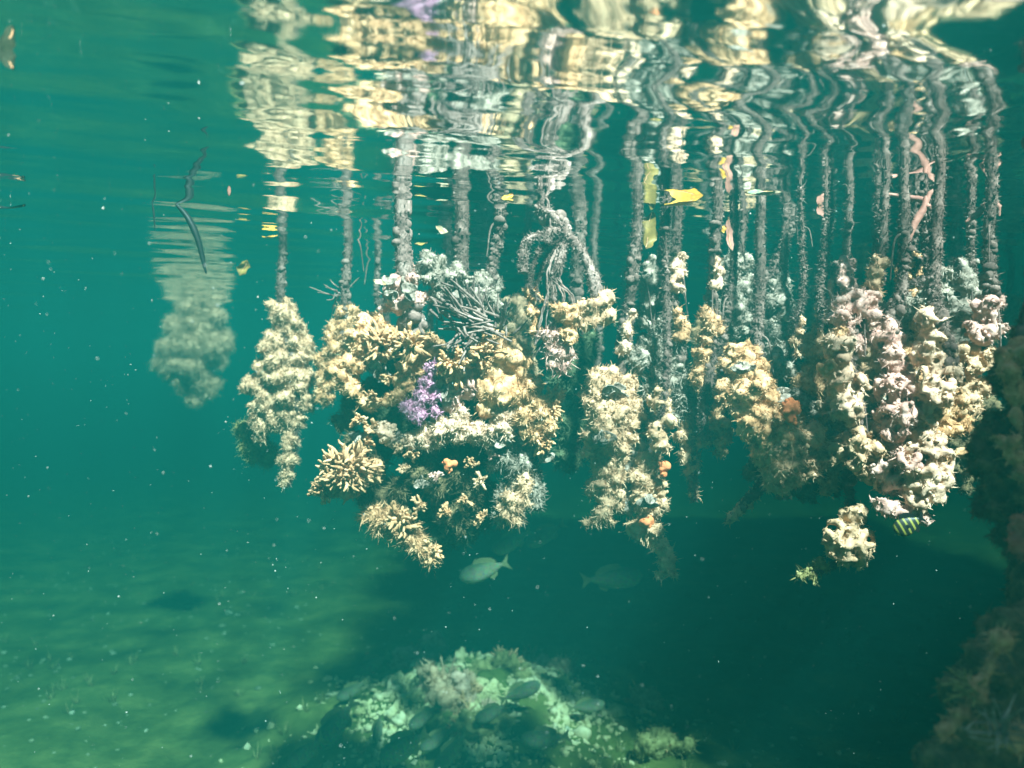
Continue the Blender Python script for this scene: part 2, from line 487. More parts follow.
def stem(th, pts, r0, r1, mt='bark', name='root_stem', fz=True):
    """pts in (px, py, d); the first point is carried straight up through the surface"""
    P = [at(*p) for p in pts]
    main = fz and pts[0][1] < 384 and P[0][2] > .05
    n = max(8, int(sum(np.linalg.norm(P[i + 1] - P[i]) for i in range(len(P) - 1)) / .008))
    path = smooth_path(P, n); path[1:-1] += rng.normal(0, .0009, (n - 2, 3))
    if main:
        q_ = np.arange(n) / n; env = np.sin(np.pi * q_)[:, None]
        path += env * np.stack([np.sin(q_ * rng.uniform(5, 11) + rng.uniform(0, 6)) * .010, np.sin(q_ * 7 + rng.uniform(0, 6)) * .012, 0 * q_], 1)
    g = Geo(); rad = np.linspace(r0, r1, n) * (1 + .10 * np.sin(np.arange(n) * .35 + rng.uniform(0, 6)) )
    if main: rad = rad * (.72 + .45 * np.minimum(1, np.arange(n) / n * 2) * rng.uniform(.7, 1.15))
    tube(g, path, rad, 12, .06)
    if fz:
        knobs(g, n * 2, .001, .0035)
        for _ in range(max(3, n // 3)):
            i = int(n * rng.random() ** .6); r = rad[i] * rng.uniform(.35, 1.15); v = rng.normal(0, 1, 3); v /= np.linalg.norm(v)
            g.add(ICO2[0] * r * rng.uniform(.7, 1.3, 3) + path[i] + v * rad[i] * .6, ICO2[1])
        if main:
            for _ in range(3):
                ic = int(n * rng.uniform(.15, .6))
                for _k in range(14):
                    i = min(n - 1, max(0, ic + int(rng.normal(0, 3.5)))); r = rad[i] * rng.uniform(.4, 1.0); v = rng.normal(0, 1, 3); v /= np.linalg.norm(v)
                    g.add(ICO2[0] * r * rng.uniform(.7, 1.3, 3) + path[i] + v * rad[i] * .9, ICO2[1])
            for _ in range(rng.integers(1, 4)):
                i = int(n * rng.uniform(.12, .7)); L = rng.uniform(.04, .11); a = rng.uniform(0, 6.28); o_ = np.array([math.cos(a), math.sin(a) * .6, 0])
                tube(g, smooth_path([path[i], path[i] + o_ * L * .35 - [0, 0, L * .2], path[i] + o_ * L * .5 - [0, 0, L]], 10), np.linspace(rad[i] * .32, .0012, 10), 7, .12)
        fuzz(g, n * 60, .0065, .0006, spread=.9)
    return link(name, g.mesh(name, th.location), M[mt], th)

def top(px, d, z=.10):
    """pixel row of height z at distance d, for the upper end of a root"""
    return (px, 384 - (z - CZ) * FPX / d, d)

def root(label, px, d, group='mangrove roots hanging in the water'):
    p = at(px, 384, d); p[2] = 0.0
    return tag(empty('mangrove_root', p), label, 'root', group)

# --- far left pale root
d = 3.7
t = root('faint pale root far left in the green haze, wrapped in a bush of soft algae', 195, d)
stem(t, [top(196, d), (198, 300, d), (193, 380, d)], .008, .006)
sponge(t, 'algae_tuft', 'cream', [(204,300,12), (196,314,17), (210,328,19), (188,336,20), (206,348,21), (176,352,18), (194,364,20), (168,366,12), (204,382,13), (186,384,10), (196,398,7)], d, fz=2.2, flen=.022)
# --- left root
d = 2.05
t = root('tapering root left of the big cluster, knobby with cream sponge, ending in a thin tail', 285, d)
stem(t, [top(286, d), (283, 300, d), (296, 380, d), (292, 440, d), (288, 486, d)], .012, .004)
sponge(t, 'sponge', 'cream', [(282,312,11), (290,330,12), (276,345,12), (298,352,12), (285,368,16), (268,372,12), (305,380,10), (290,395,15), (268,400,14), (254,385,9), (306,402,8),
        (284,418,12), (262,425,12), (298,418,8), (290,440,8), (289,460,7), (286,478,6)], d, fz=1.6, sec=11)
sponge(t, 'algae_tuft', 'olive', [(258,448,14,2.15), (245,432,10,2.15), (270,455,10,2.15)], 2.15, fz=2.0, flen=.016, label='dim olive algae on the shaded side')
# --- root between left one and the cluster
d = 2.0
t = root('slim root with yellowish crust, close beside the left side of the big cluster', 345, d)
stem(t, [top(352, d), (346, 300, d), (338, 350, d), (326, 400, d)], .013, .005)
sponge(t, 'sponge', 'gold', [(346,312,9), (343,328,10), (338,345,12), (334,362,12), (328,380,10), (322,396,7)], d, fz=1.6)
twigs(t, 'rootlet', 'pale_bark', 338, 292, 26, d, 16, (-.2,-.3,.1), .0016)

# --- the big central cluster
d = 1.65
t = root('large central cluster with purple sponge, spiky dead twigs and an orange ball sponge', 430, d)
stem(t, [top(402, d), (402, 270, d), (412, 340, d), (430, 420, 1.7), (440, 520, 1.7)], .020, .012, 'pale_bark')
stem(t, [top(462, 1.72), (465, 270, 1.72), (476, 350, 1.72), (500, 440, 1.72)], .017, .010)
stem(t, [top(498, 1.7), (497, 260, 1.7), (480, 330, 1.7)], .012, .009)
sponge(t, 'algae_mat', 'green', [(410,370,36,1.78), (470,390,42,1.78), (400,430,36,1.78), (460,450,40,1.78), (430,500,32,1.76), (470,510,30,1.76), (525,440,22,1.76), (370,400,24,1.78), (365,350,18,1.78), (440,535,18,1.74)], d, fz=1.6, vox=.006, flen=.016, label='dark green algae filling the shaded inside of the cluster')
sponge(t, 'crust', 'pink', [(405,278,13), (398,294,15), (415,300,12), (388,304,10)], d, fz=1.2)
sponge(t, 'crust', 'grey', [(432,262,13), (440,282,16), (482,285,18,1.7), (488,300,14,1.66), (420,270,9), (455,275,10)], d, fz=1.6)
sponge(t, 'sponge', 'gold', [(372,330,13), (360,345,15), (350,362,12), (378,352,12), (366,322,8), (388,338,10)], d, fz=1.3, label='golden brown lumps at the upper left')
sponge(t, 'sponge', 'gold', [(432,352,12), (418,358,10), (450,366,12), (462,380,12,1.62), (440,378,12,1.62), (428,368,10), (408,372,9)], d, fz=1.3)
sponge(t, 'sponge', 'gold', [(500,348,14), (512,362,17,1.6), (496,372,15,1.6), (520,382,14,1.6), (486,390,14,1.6), (504,396,15,1.58), (488,410,9,1.6), (478,360,9)], d, fz=1.3, kind='lump', label='round golden lobes on the right shoulder')
sponge(t, 'sponge', 'gold', [(530,395,12,1.58), (540,408,12,1.58), (528,415,12,1.58), (545,424,9,1.58), (532,432,9,1.58), (520,400,10,1.58)], d, fz=1.5)
fingers(t, 'coral', 'gold', 455, 365, 26, 1.57, 24, (.0,-.7,.2))
sponge(t, 'sponge', 'pink', [(470,385,10,1.6), (456,396,9,1.6), (452,408,7,1.6)], d, fz=1.0)
sponge(t, 'purple_sponge', 'purple', [(432,368,7,1.58), (428,384,9,1.58), (424,398,10,1.58), (436,396,8,1.58), (410,410,9,1.58), (420,414,10,1.58), (436,410,6,1.58)], d, fz=2.0, vox=.003, flen=.007)
sponge(t, 'sponge', 'white', [(412,438,8,1.6), (426,434,11,1.6), (440,430,12,1.6), (456,428,10,1.58), (470,432,10,1.58), (486,434,9,1.58), (500,428,10,1.58), (516,424,9,1.6), (460,418,7,1.58), (505,414,8,1.58), (520,408,7,1.6)], d, fz=.8, vox=.003, label='pale ledge of sponge across the middle')
sponge(t, 'sponge', 'grey', [(515,440,13,1.62), (505,455,14,1.62), (524,458,14,1.62), (518,476,15,1.62), (528,492,12,1.62), (508,494,10,1.62), (512,510,10,1.62), (500,518,6,1.62)], d, fz=2.0, flen=.009)
sponge(t, 'sponge', 'cream', [(516,500,10,1.58), (524,486,9,1.58), (508,512,8,1.58), (516,522,5,1.58)], d, fz=1.5, flen=.012)
fingers(t, 'coral', 'gold', 545, 405, 24, 1.6, 26, (.7,-.3,-.1))
fingers(t, 'coral', 'gold', 538, 440, 22, 1.6, 20, (.7,-.3,-.3))
fingers(t, 'coral', 'gold', 530, 385, 18, 1.62, 16, (.6,-.3,.1))
sponge(t, 'sponge', 'tan', [(350,470,15,1.58), (362,476,12,1.58), (338,478,11,1.58), (326,488,9,1.58), (348,486,10,1.58), (372,470,9,1.58)], d, fz=2)
fingers(t, 'coral', 'tan', 350, 470, 34, 1.55, 90, (-.1,-.9,0), label='tan bush of forked fingers at the lower left')
fingers(t, 'coral', 'tan', 325, 490, 20, 1.58, 22, (-.5,-.5,-.2))
fingers(t, 'coral', 'tan', 376, 430, 16, 1.6, 8, (-.8,-.3,.2))
fingers(t, 'coral', 'tan', 382, 345, 26, 1.6, 22, (-.3,-.7,.1))
fingers(t, 'coral', 'gold', 410, 345, 24, 1.58, 20, (.0,-.7,.1))
fingers(t, 'coral', 'gold', 480, 350, 24, 1.58, 20, (.0,-.7,.3))
sponge(t, 'sponge', 'white', [(386,428,7,1.58), (388,438,6,1.58)], d, fz=.5, vox=.003)
sponge(t, 'sponge', 'tan', [(385,520,11,1.62), (372,516,9,1.62), (398,528,10,1.62), (410,536,10,1.62), (422,546,8,1.6), (430,558,6,1.6)], d, fz=1.6, flen=.012, label='brownish knobs along the lowest edge')
fingers(t, 'coral', 'gold', 428, 552, 17, 1.6, 14, (.1,-.3,-.8))
fingers(t, 'coral', 'tan', 400, 520, 22, 1.6, 16, (-.2,-.5,-.4))
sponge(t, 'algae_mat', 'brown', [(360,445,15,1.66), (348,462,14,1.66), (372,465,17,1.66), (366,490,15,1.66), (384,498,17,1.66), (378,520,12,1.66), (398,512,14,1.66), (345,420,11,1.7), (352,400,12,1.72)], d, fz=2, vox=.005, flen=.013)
sponge(t, 'sponge', 'gold', [(348,385,9,1.64), (360,396,8,1.62), (340,372,9,1.64), (372,405,7,1.62), (395,398,8,1.6), (405,385,8,1.6)], d, fz=1.4)
sponge(t, 'ball_sponge', 'orange', [(448,464,8,1.53)], d, fz=0, kn=.5, vox=.0022, sec=5, disp=(('CLOUDS', .03, .003),), label='small round orange ball sponge')
sponge(t, 'crust', 'brown', [(460,470,14,1.64), (440,485,13,1.64), (470,492,14,1.64), (420,470,13,1.64), (400,490,12,1.64), (455,520,13,1.64)], d, fz=2.2, flen=.014)
for (x, y, L, n, dv, rr, sp) in ((478,322,50,16,(-.55,-.3,.45),.0034,.16), (470,318,46,14,(-.05,-.3,.9),.0030,.2), (490,330,52,14,(-.9,-.3,.12),.0030,.2),
        (440,300,46,12,(.8,-.3,-.5),.0030,.22), (470,326,44,12,(.75,-.3,-.3),.0028,.2), (500,330,40,10,(.15,-.3,.9),.0024,.25), (470,335,40,12,(-.3,-.4,-.55),.0026,.3)):
    twigs(t, 'dead_twigs', 'pale_bark', x, y, L, 1.57, n, dv, rr, sp)
# small pale growths scattered over the dark inside of the cluster
for (x, y, r, mt) in ((372,398,7,'tan'), (360,420,6,'gold'), (392,378,7,'gold'), (412,452,6,'tan'), (404,470,5,'cream'), (434,478,5,'pink'), (470,462,6,'tan'), (482,480,6,'cream'), (462,500,6,'tan'), (446,512,5,'gold'), (480,520,6,'tan'), (420,505,6,'tan'), (398,448,5,'cream'), (368,442,5,'gold'), (490,452,6,'pink')):
    fingers(t, 'coral', mt, x, y, r * 2.0, 1.60, 9, (0,-.8,.1), .8, thick=.0035)
twigs(t, 'dead_twigs', 'pale_bark', 545, 340, 24, 1.56, 9, (-.4,-.2,-.2), .0016)

for q_ in ((402,290,12,1.62), (378,372,9,1.62), (468,300,12,1.62), (446,392,9,1.58), (398,440,9,1.6), (500,440,10,1.58), (420,486,9,1.62), (545,455,8,1.6), (362,440,8,1.62)): oysters(t, *q_, 6)
# --- forked root
d = 1.55
t = root('forked root right of the dead twigs, splitting into drooping pale prongs tipped with sponge', 560, d)
stem(t, [top(548, d), (546, 206, d), (558, 222, d), (566, 238, d)], .012, .010, 'pale_bark')
stem(t, [(562, 228, d), (548, 212, 1.53), (536, 208, 1.52)], .009, .004, 'pale_bark', 'rootlet')
stem(t, [(566, 236, d), (582, 252, 1.52), (594, 280, 1.5), (600, 308, 1.5)], .008, .014, 'pale_bark', 'rootlet')
stem(t, [(566, 238, d), (560, 262, 1.52), (552, 285, 1.52), (556, 320, 1.52), (556, 350, 1.52)], .007, .004, 'pale_bark', 'rootlet')
stem(t, [(562, 232, d), (550, 230, 1.5), (546, 242, 1.5)], .004, .009, 'pale_bark', 'rootlet')
stem(t, [(560, 232, d), (534, 236, 1.5), (524, 248, 1.5), (523, 272, 1.5)], .003, .0085, 'pale_bark', 'rootlet')
stem(t, [(562, 240, d), (545, 262, 1.54), (535, 290, 1.55)], .005, .003, 'bark', 'rootlet')
stem(t, [(560, 238, d), (540, 250, 1.5), (530, 284, 1.5), (540, 300, 1.5)], .003, .002, 'bark', 'rootlet')
for k in range(10):
    x = rng.uniform(540, 575)
    stem(t, [(562 + rng.normal(0, 3), 240, d), (555 + rng.normal(0, 6), 275, d - .03), (x, 300, d - .03), (x - 3 + rng.normal(0, 5), 345, d - .03)], .0022, .0012, 'pale_bark', 'rootlet', False)
sponge(t, 'sponge', 'cream', [(592,312,12,1.5), (602,300,9,1.5), (586,322,8,1.5), (604,314,9,1.5)], d, fz=1.3)
sponge(t, 'sponge', 'gold', [(562,310,8,1.5), (572,318,9,1.5), (566,334,7,1.5), (530,294,6,1.55), (534,312,7,1.55), (536,330,6,1.55)], d, fz=1.3)
sponge(t, 'sponge', 'pink', [(556,338,11,1.52), (560,352,10,1.52), (552,364,6,1.52), (562,366,6,1.52)], d, fz=1.6, flen=.014)

# --- hidden green mass between cluster and next roots
d = 1.85
t = root('dull green root behind the forked root, furred with grey weed', 575, d)
stem(t, [top(580, d), (580, 300, d), (578, 400, d), (570, 470, d)], .018, .010)
sponge(t, 'algae_mat', 'green', [(578,345,18), (572,375,20), (585,395,18), (575,425,18), (568,455,14)], d, fz=2.0, flen=.018, vox=.005)

# --- root with columns of crust
d = 1.6
t = root('root with a square column of cream crust and a hooked tail with an orange spot', 620, d)
stem(t, [top(640, 1.62), (637, 260, 1.62), (626, 330, 1.62), (614, 400, d), (608, 470, d), (600, 518, d)], .014, .006)
sponge(t, 'sponge', 'cream', [(606,386,15), (622,392,14), (598,402,14), (612,410,16,1.57), (628,412,13), (604,428,16,1.57), (620,432,14), (596,448,11), (612,450,14), (606,468,12), (618,476,10), (600,486,11), (612,500,11), (604,514,9), (596,522,5), (586,523,4)], d, fz=1.1, sec=12)
sponge(t, 'sponge', 'cream', [(648,462,9), (640,478,10), (654,486,9), (644,498,12), (656,506,9), (646,516,10), (640,528,10), (652,534,9), (660,546,7), (666,558,7), (670,570,6), (660,574,4)], d, fz=1.0, sec=12, label='hooked tail of white and gold nodules')
sponge(t, 'sponge', 'grey', [(632,452,10,1.63), (628,480,12,1.63), (640,440,10,1.63), (622,500,12,1.63)], d, fz=1.8)
sponge(t, 'sponge', 'orange', [(665,466,6,1.57), (664,474,4,1.57)], d, fz=0, kn=.5, sec=5, vox=.0024, disp=(('CLOUDS', .02, .004),))
sponge(t, 'sponge', 'orange', [(644,523,6,1.56), (650,520,4,1.56)], d, fz=0, kn=.5, sec=5, vox=.0024, disp=(('CLOUDS', .02, .004),))
sponge(t, 'sponge', 'white', [(624,345,6,1.6), (628,330,5,1.6), (632,315,4,1.6)], d, fz=.6)
for q_ in ((612,392,10,1.55), (600,440,9,1.54), (648,500,7,1.55)): oysters(t, *q_, 5)
# --- banded pale root
d = 1.62
t = root('root with a pale banded sleeve near the surface and a short cream knob hanging below', 678, d)
stem(t, [top(680, d), (678, 260, d), (676, 330, d), (686, 400, d), (692, 480, d), (695, 500, d)], .015, .004)
sponge(t, 'sleeve', 'white', [(677,262,9), (677,274,11), (675,287,11)], d, fz=.8)
sponge(t, 'sponge', 'cream', [(690,422,8), (684,434,8), (694,440,9), (688,454,8), (694,466,6), (690,474,5), (695,494,3.5), (693,484,3.5)], d, fz=.9, sec=12)
sponge(t, 'crust', 'grey', [(674,322,13), (680,340,12), (672,360,13), (684,378,13), (662,380,14), (650,392,13), (680,400,12), (655,345,13), (640,360,14), (650,420,12), (670,410,11)], d, fz=2.2, flen=.014, label='webby grey-green turf')
sponge(t, 'sponge', 'tan', [(680,322,7,1.6), (682,335,6,1.6), (678,312,5,1.6)], d, fz=1)
# --- lumpy root
d = 1.58
t = root('root just right of the banded one, dotted with tan lumps below a white sleeve', 712, d)
stem(t, [top(720, d), (718, 260, d), (710, 330, d), (702, 400, d), (706, 440, d)], .012, .006)
sponge(t, 'sleeve', 'white', [(718,260,5), (717,272,6), (715,284,6)], d, fz=.8)
sponge(t, 'sponge', 'tan', [(706,315,7), (712,326,9), (706,340,8), (702,354,7), (704,368,8), (700,380,7), (704,392,6)], d, fz=1.1)
sponge(t, 'crust', 'grey', [(722,330,12), (716,355,13), (722,380,14), (706,410,13), (712,430,12)], 1.66, fz=2, flen=.014)
# --- slanting root
d = 1.75
t = root('slanting thin root leaning to the right above the golden sponge mass', 770, d)
stem(t, [top(812, d), (792, 230, d), (764, 280, d), (744, 310, d), (735, 350, d)], .011, .007)
sponge(t, 'crust', 'grey', [(752,288,12), (740,300,12), (762,310,12), (748,320,14), (735,330,12), (770,330,12), (760,345,14), (785,350,12)], d, fz=2.4, flen=.016)

# --- golden mass
d = 1.5
t = root('golden sponge mass in the right half with an orange lump, narrowing to a curved tail', 770, d)
stem(t, [top(762, 1.56), (758, 290, 1.56), (756, 350, 1.54), (770, 430, 1.52), (766, 480, 1.5), (748, 500, 1.5), (728, 522, 1.5)], .014, .005)
sponge(t, 'sponge', 'gold', [(736,352,8), (744,360,8), (750,348,7), (746,378,14), (758,372,13), (742,396,12), (760,394,16,1.38), (752,414,14,1.38), (770,412,14,1.38), (758,430,14,1.38), (772,442,15,1.38), (762,454,12,1.40), (782,430,14,1.40)], d, fz=1.2, sec=12)
sponge(t, 'sponge', 'cream', [(790,430,14,1.38), (786,450,15,1.38), (800,462,14,1.40), (780,468,14,1.40), (806,440,13,1.40), (814,456,12,1.42), (792,478,10,1.42), (778,484,9,1.42)], d, fz=1.2, sec=12)
sponge(t, 'sponge', 'cream', [(764,486,7), (756,494,6), (748,503,6), (740,510,5), (733,517,4), (728,522,3)], d, fz=.8, label='curved tail')
sponge(t, 'sponge', 'orange', [(790,408,9,1.33), (788,415,7,1.33)], d, fz=0, kn=.5, sec=5, vox=.0024, disp=(('CLOUDS', .02, .004),))
sponge(t, 'crust', 'grey', [(786,372,16,1.56), (806,380,15,1.56), (800,400,15,1.54), (820,400,14,1.56), (790,352,12,1.58), (815,420,14,1.54), (826,430,12,1.54), (774,356,12,1.56)], d, fz=2.0)
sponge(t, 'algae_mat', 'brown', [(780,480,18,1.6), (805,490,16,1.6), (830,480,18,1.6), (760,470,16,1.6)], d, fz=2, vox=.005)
for q_ in ((745,366,8,1.45), (790,470,10,1.42), (812,442,9,1.46), (775,395,8,1.42)): oysters(t, *q_, 5)
# --- two thin rootlets
for (x, lab) in ((797, 'left one of two thin rootlets with small cream tips above the golden mass'), (822, 'right one of two thin rootlets with small cream tips above the golden mass')):
    d = 1.5
    t = root(lab, x, d)
    stem(t, [top(x + 6, d), (x + 2, 280, d), (x - 2, 330, d), (x - 4, 370, 1.56)], .005, .003)
    sponge(t, 'sponge', 'cream', [(x + 1, 310 if x > 800 else 322, 6), (x - 1, 318 if x > 800 else 333, 5), (x - 2, 342, 3.5), (x, 354, 4)], d, fz=.8, vox=.003)

# --- curly sponge roots at right
d = 1.38
t = root('root wound with rolled white folds, first curly one right of the golden mass', 850, d)
stem(t, [top(890, d), (880, 262, d), (856, 310, d), (842, 350, d), (852, 400, d), (866, 440, d), (850, 480, 1.42)], .010, .007)
sponge(t, 'sponge', 'cream', [(878,262,6), (875,274,6), (872,284,5)], d, fz=.8)
sponge(t, 'sponge', 'pink', [(848,328,13), (842,312,11), (866,306,13), (856,346,10)], d, 'curl', fz=.8, kn=.6)
sponge(t, 'sponge', 'white', [(836,352,15,1.34), (832,372,13,1.34), (846,390,14,1.34), (838,404,12,1.34), (856,408,10,1.34)], d, 'curl', fz=.7, kn=.6)
sponge(t, 'sponge', 'gold', [(828,368,7,1.31), (840,330,7,1.33)], d, fz=.6)
t = root('root with long pinkish folds, middle one of the curly sponge roots', 892, d)
stem(t, [top(905, d), (900, 260, d), (890, 330, d), (896, 380, d), (902, 440, d), (898, 490, d)], .011, .007)
sponge(t, 'sponge', 'pink', [(884,336,11), (892,348,11), (888,364,10), (900,372,10), (892,388,12,1.35), (906,396,10), (900,412,14,1.35), (890,426,12,1.35), (906,436,12), (884,444,12), (898,456,14,1.35), (880,462,12), (892,478,13)], d, 'curl', fz=.7, kn=.6, n_per=5)
sponge(t, 'sponge', 'cream', [(866,446,13,1.37), (858,460,10,1.37), (850,440,10,1.4), (872,478,10,1.4), (842,452,9,1.4)], d, 'curl', fz=.7)
sponge(t, 'crust', 'grey', [(902,310,14,1.45), (915,300,11,1.45), (880,310,11,1.45), (905,335,13,1.47), (870,410,16,1.47), (865,380,14,1.47), (915,350,14,1.5)], d, fz=2.2)
d = 1.34
t = root('brightly sunlit root edged with white curls, rightmost but one of the hanging roots', 940, d)
stem(t, [top(942, d), (940, 260, d), (934, 320, d), (942, 370, d), (946, 430, d), (930, 480, d)], .012, .007)
sponge(t, 'sponge', 'white', [(930,322,10), (934,338,9), (928,352,9), (938,366,11), (946,350,8), (932,382,12,1.31), (948,378,9), (936,396,11,1.31), (924,406,10)], d, 'curl', fz=.5, kn=.6, n_per=5)
sponge(t, 'sponge', 'gold', [(950,398,12), (956,412,10), (944,416,12), (934,426,11), (958,426,8)], d, fz=.8)
sponge(t, 'sponge', 'white', [(922,430,10), (916,446,10), (930,448,12), (938,462,11), (926,474,10), (940,478,8), (922,488,10), (912,474,9), (930,494,8), (918,502,6)], d, 'curl', fz=.6, kn=.6, n_per=5)
sponge(t, 'crust', 'grey', [(938,290,11,1.4), (928,300,10,1.4), (942,272,8,1.4)], d, fz=2)
d = 1.42
t = root('stubby root with pinkish lobes, rightmost hanging root before the dark mass', 978, d)
stem(t, [top(996, d), (990, 260, d), (986, 310, d), (976, 360, d), (968, 410, d)], .013, .007)
sponge(t, 'sponge', 'pink', [(984,302,11), (994,306,8), (980,318,11), (992,328,8), (976,334,9)], d, 'curl', fz=.7)
sponge(t, 'sponge', 'cream', [(974,350,9), (982,362,9), (970,374,11), (978,386,8), (966,394,9), (968,408,7)], d, 'curl', fz=.8)
sponge(t, 'crust', 'brown', [(972,430,14,1.5), (965,450,14,1.5), (985,440,14,1.5), (980,470,16,1.5), (960,480,14,1.5), (990,410,14,1.5)], d, fz=2, vox=.005)
sponge(t, 'sponge', 'gold', [(978,450,7,1.44), (985,444,5,1.44), (950,456,5,1.4)], d, fz=.8)

for (lab, x, d, mt, ks) in (
    ('webby grey root growth high up between the banded root and the slanting one', 736, 1.7, 'grey', [(738,262,9),(730,276,11),(742,290,12),(732,304,13),(744,318,12),(734,332,12),(726,318,9)]),
    ('grey furred root between square column and banded root, crusted almost to the surface', 652, 1.68, 'grey', [(654,268,8),(648,284,11),(656,300,12),(650,316,13),(658,332,12),(648,348,12),(660,362,12)]),
    ('pinkish crusted root left of the first curly root, growth reaching high', 838, 1.5, 'pink', [(846,268,7),(842,282,9),(848,296,10),(838,308,10)]),
    ('tan crusted root between middle curly root and the salmon root tip', 908, 1.5, 'tan', [(914,262,8),(908,276,10),(918,288,11),(910,300,10)]),
    ('grey crusted root in the gap left of the rightmost hanging root', 962, 1.52, 'grey', [(966,262,8),(960,278,10),(968,294,11),(958,310,11),(966,326,11),(958,342,10)]),
    ('grey furred root under the narrow red leaf', 776, 1.66, 'grey', [(780,286,8),(774,300,10),(782,314,11),(776,328,11),(784,342,11),(790,328,9)]),
    ('tan lumpy root filling the gap just right of the golden mass', 822, 1.54, 'tan', [(826,330,9),(818,345,12),(826,362,13),(815,382,14),(828,398,13),(820,418,14),(834,436,12),(822,452,12),(838,470,10),(826,484,8)]),
    ('cream crusted root between the two pinkish curly ones, mostly hidden', 870, 1.47, 'cream', [(872,296,8),(868,312,10),(874,330,12),(866,350,12),(874,368,13),(868,388,12),(876,408,12),(868,428,13),(878,450,11),(870,470,10)]),
    ('tan crusted root squeezed between middle curly root and white-edged one', 916, 1.46, 'gold', [(918,300,8),(914,318,10),(920,336,11),(914,356,12),(920,376,12),(912,396,12),(918,416,12),(912,438,11),(918,458,10)]),
    ('thin root with tan beads between the square column and the banded one', 660, 1.56, 'cream', [(662,392,7),(658,404,9),(664,418,9),(656,430,8),(662,444,7)]),
    ('short tan root tucked behind the left edge of the golden mass', 724, 1.62, 'tan', [(724,350,9),(728,366,10),(722,384,11),(726,402,10),(720,420,9),(724,436,8),(720,450,6)])):
    t = root(lab, x, d)
    stem(t, [top(x + 12, d), (x + 6, 270, d), (x, ks[0][1], d), (x, ks[-1][1], d)], .009, .005)
    sponge(t, 'sponge', mt, [(a, b, c * 1.05) for a, b, c in ks], d, fz=1.1, sec=12)
# --- pink shelf and hanging lump
d = 1.35
t = root('short root ending in a flat lilac shelf, above the small striped fish', 902, d)
stem(t, [(905, 470, 1.42), (906, 495, 1.4), (902, 512, d)], .009, .006)
sponge(t, 'sponge', 'pink', [(880,503,6), (890,508,7), (900,511,8), (912,512,8), (922,514,7), (926,522,4), (872,500,3)], d, fz=.6, vox=.003)
t = root('separate pale folded lump hanging low on the right over dark water', 848, 1.4)
stem(t, [(846, 470, 1.46), (850, 500, 1.44), (850, 520, 1.42), (840, 560, 1.42), (812, 572, 1.42)], .008, .005)
sponge(t, 'sponge', 'cream', [(854,514,8,1.4), (852,526,10,1.4), (842,536,14,1.4), (858,540,13,1.4), (850,552,12,1.4), (836,548,9,1.4), (860,554,7,1.4)], 1.4, 'curl', fz=.5, kn=.4, n_per=5)
sponge(t, 'algae_tuft', 'olive', [(822,566,8,1.42), (812,572,7,1.42), (802,576,5,1.42)], 1.4, fz=1.8, flen=.012)

# --- dark mass on the right edge, near the photographer
d = 1.0
t = root('dark brown encrusted root at the right edge with a red-orange sponge', 1030, d)
stem(t, [top(1046, d), (1044, 300, d), (1030, 420, d), (1030, 560, d)], .02, .02)
sponge(t, 'crust', 'brown', [(1024,380,24), (1010,430,28), (1030,450,30), (1000,470,24), (1020,500,30), (1036,540,28), (990,500,18), (1034,590,26), (1030,340,18), (985,455,16), (1010,535,16)], d, fz=2.0, sec=14)
sponge(t, 'sponge', 'tan', [(1012,366,11,.97), (1022,352,10,.97), (1016,385,10,.97), (1022,474,7,.95), (1000,440,7,.96), (1018,440,6,.95)], d, fz=1.2)
sponge(t, 'sponge', 'red', [(1022,532,10,.95), (1014,545,8,.95), (1024,550,9,.95), (1018,520,6,.95)], d, fz=.8)
d = .85
t = tag(empty('encrusted_rock', at(1010, 768, d)), 'dark overgrown mound in the lower right corner, close to the photographer', 'rock')
sponge(t, 'crust', 'brown', [(1030,640,40), (1010,670,40), (990,700,40), (1020,740,60), (975,730,34), (955,760,34), (1000,790,60), (950,810,40), (1060,700,60), (1060,820,70)], d, fz=1.6, sec=16, vox=.005)
sponge(t, 'sponge', 'tan', [(1000,640,9,.8), (978,690,8,.8), (962,715,7,.8), (945,735,7,.8), (1016,735,10,.77)], d, fz=1.4)
twigs(t, 'algae_tuft', 'olive', 975, 690, 30, .8, 26, (-.6,-.2,.4), .0012)
twigs(t, 'algae_tuft', 'grey', 1000, 730, 40, .77, 26, (-.3,-.4,.4), .0012)

# --- roots behind
back = [
 (385, 2.3, 330, 'bark', 'thin bare root behind the left shoulder of the big cluster'),
 (436, 2.2, 330, 'pale_bark', 'grey root seen behind the pink crusted top of the big cluster'),
 (520, 2.1, 420, 'bark', 'straight root in the shade between the dead twigs and the forked root'),
 (596, 2.1, 430, 'bark', 'dim straight root behind the forked root, left of the hanging olive leaf'),
 (655, 2.2, 460, 'bark', 'dim root directly behind the hanging olive leaf'),
 (700, 2.3, 440, 'pale_bark', 'grey background root between the two white-sleeved roots'),
 (745, 2.1, 420, 'bark', 'dark background root left of the slanting thin root'),
 (800, 2.4, 400, 'bark', 'dark background root behind the two thin rootlets'),
 (838, 2.1, 420, 'bark', 'shaded root behind the first curly sponge root'),
 (872, 2.0, 430, 'bark', 'shaded root in the gap between the first two curly sponge roots'),
 (918, 2.2, 460, 'bark', 'shaded root behind the white-edged sunlit root'),
 (965, 1.9, 450, 'bark', 'shaded root behind the rightmost hanging root'),
]
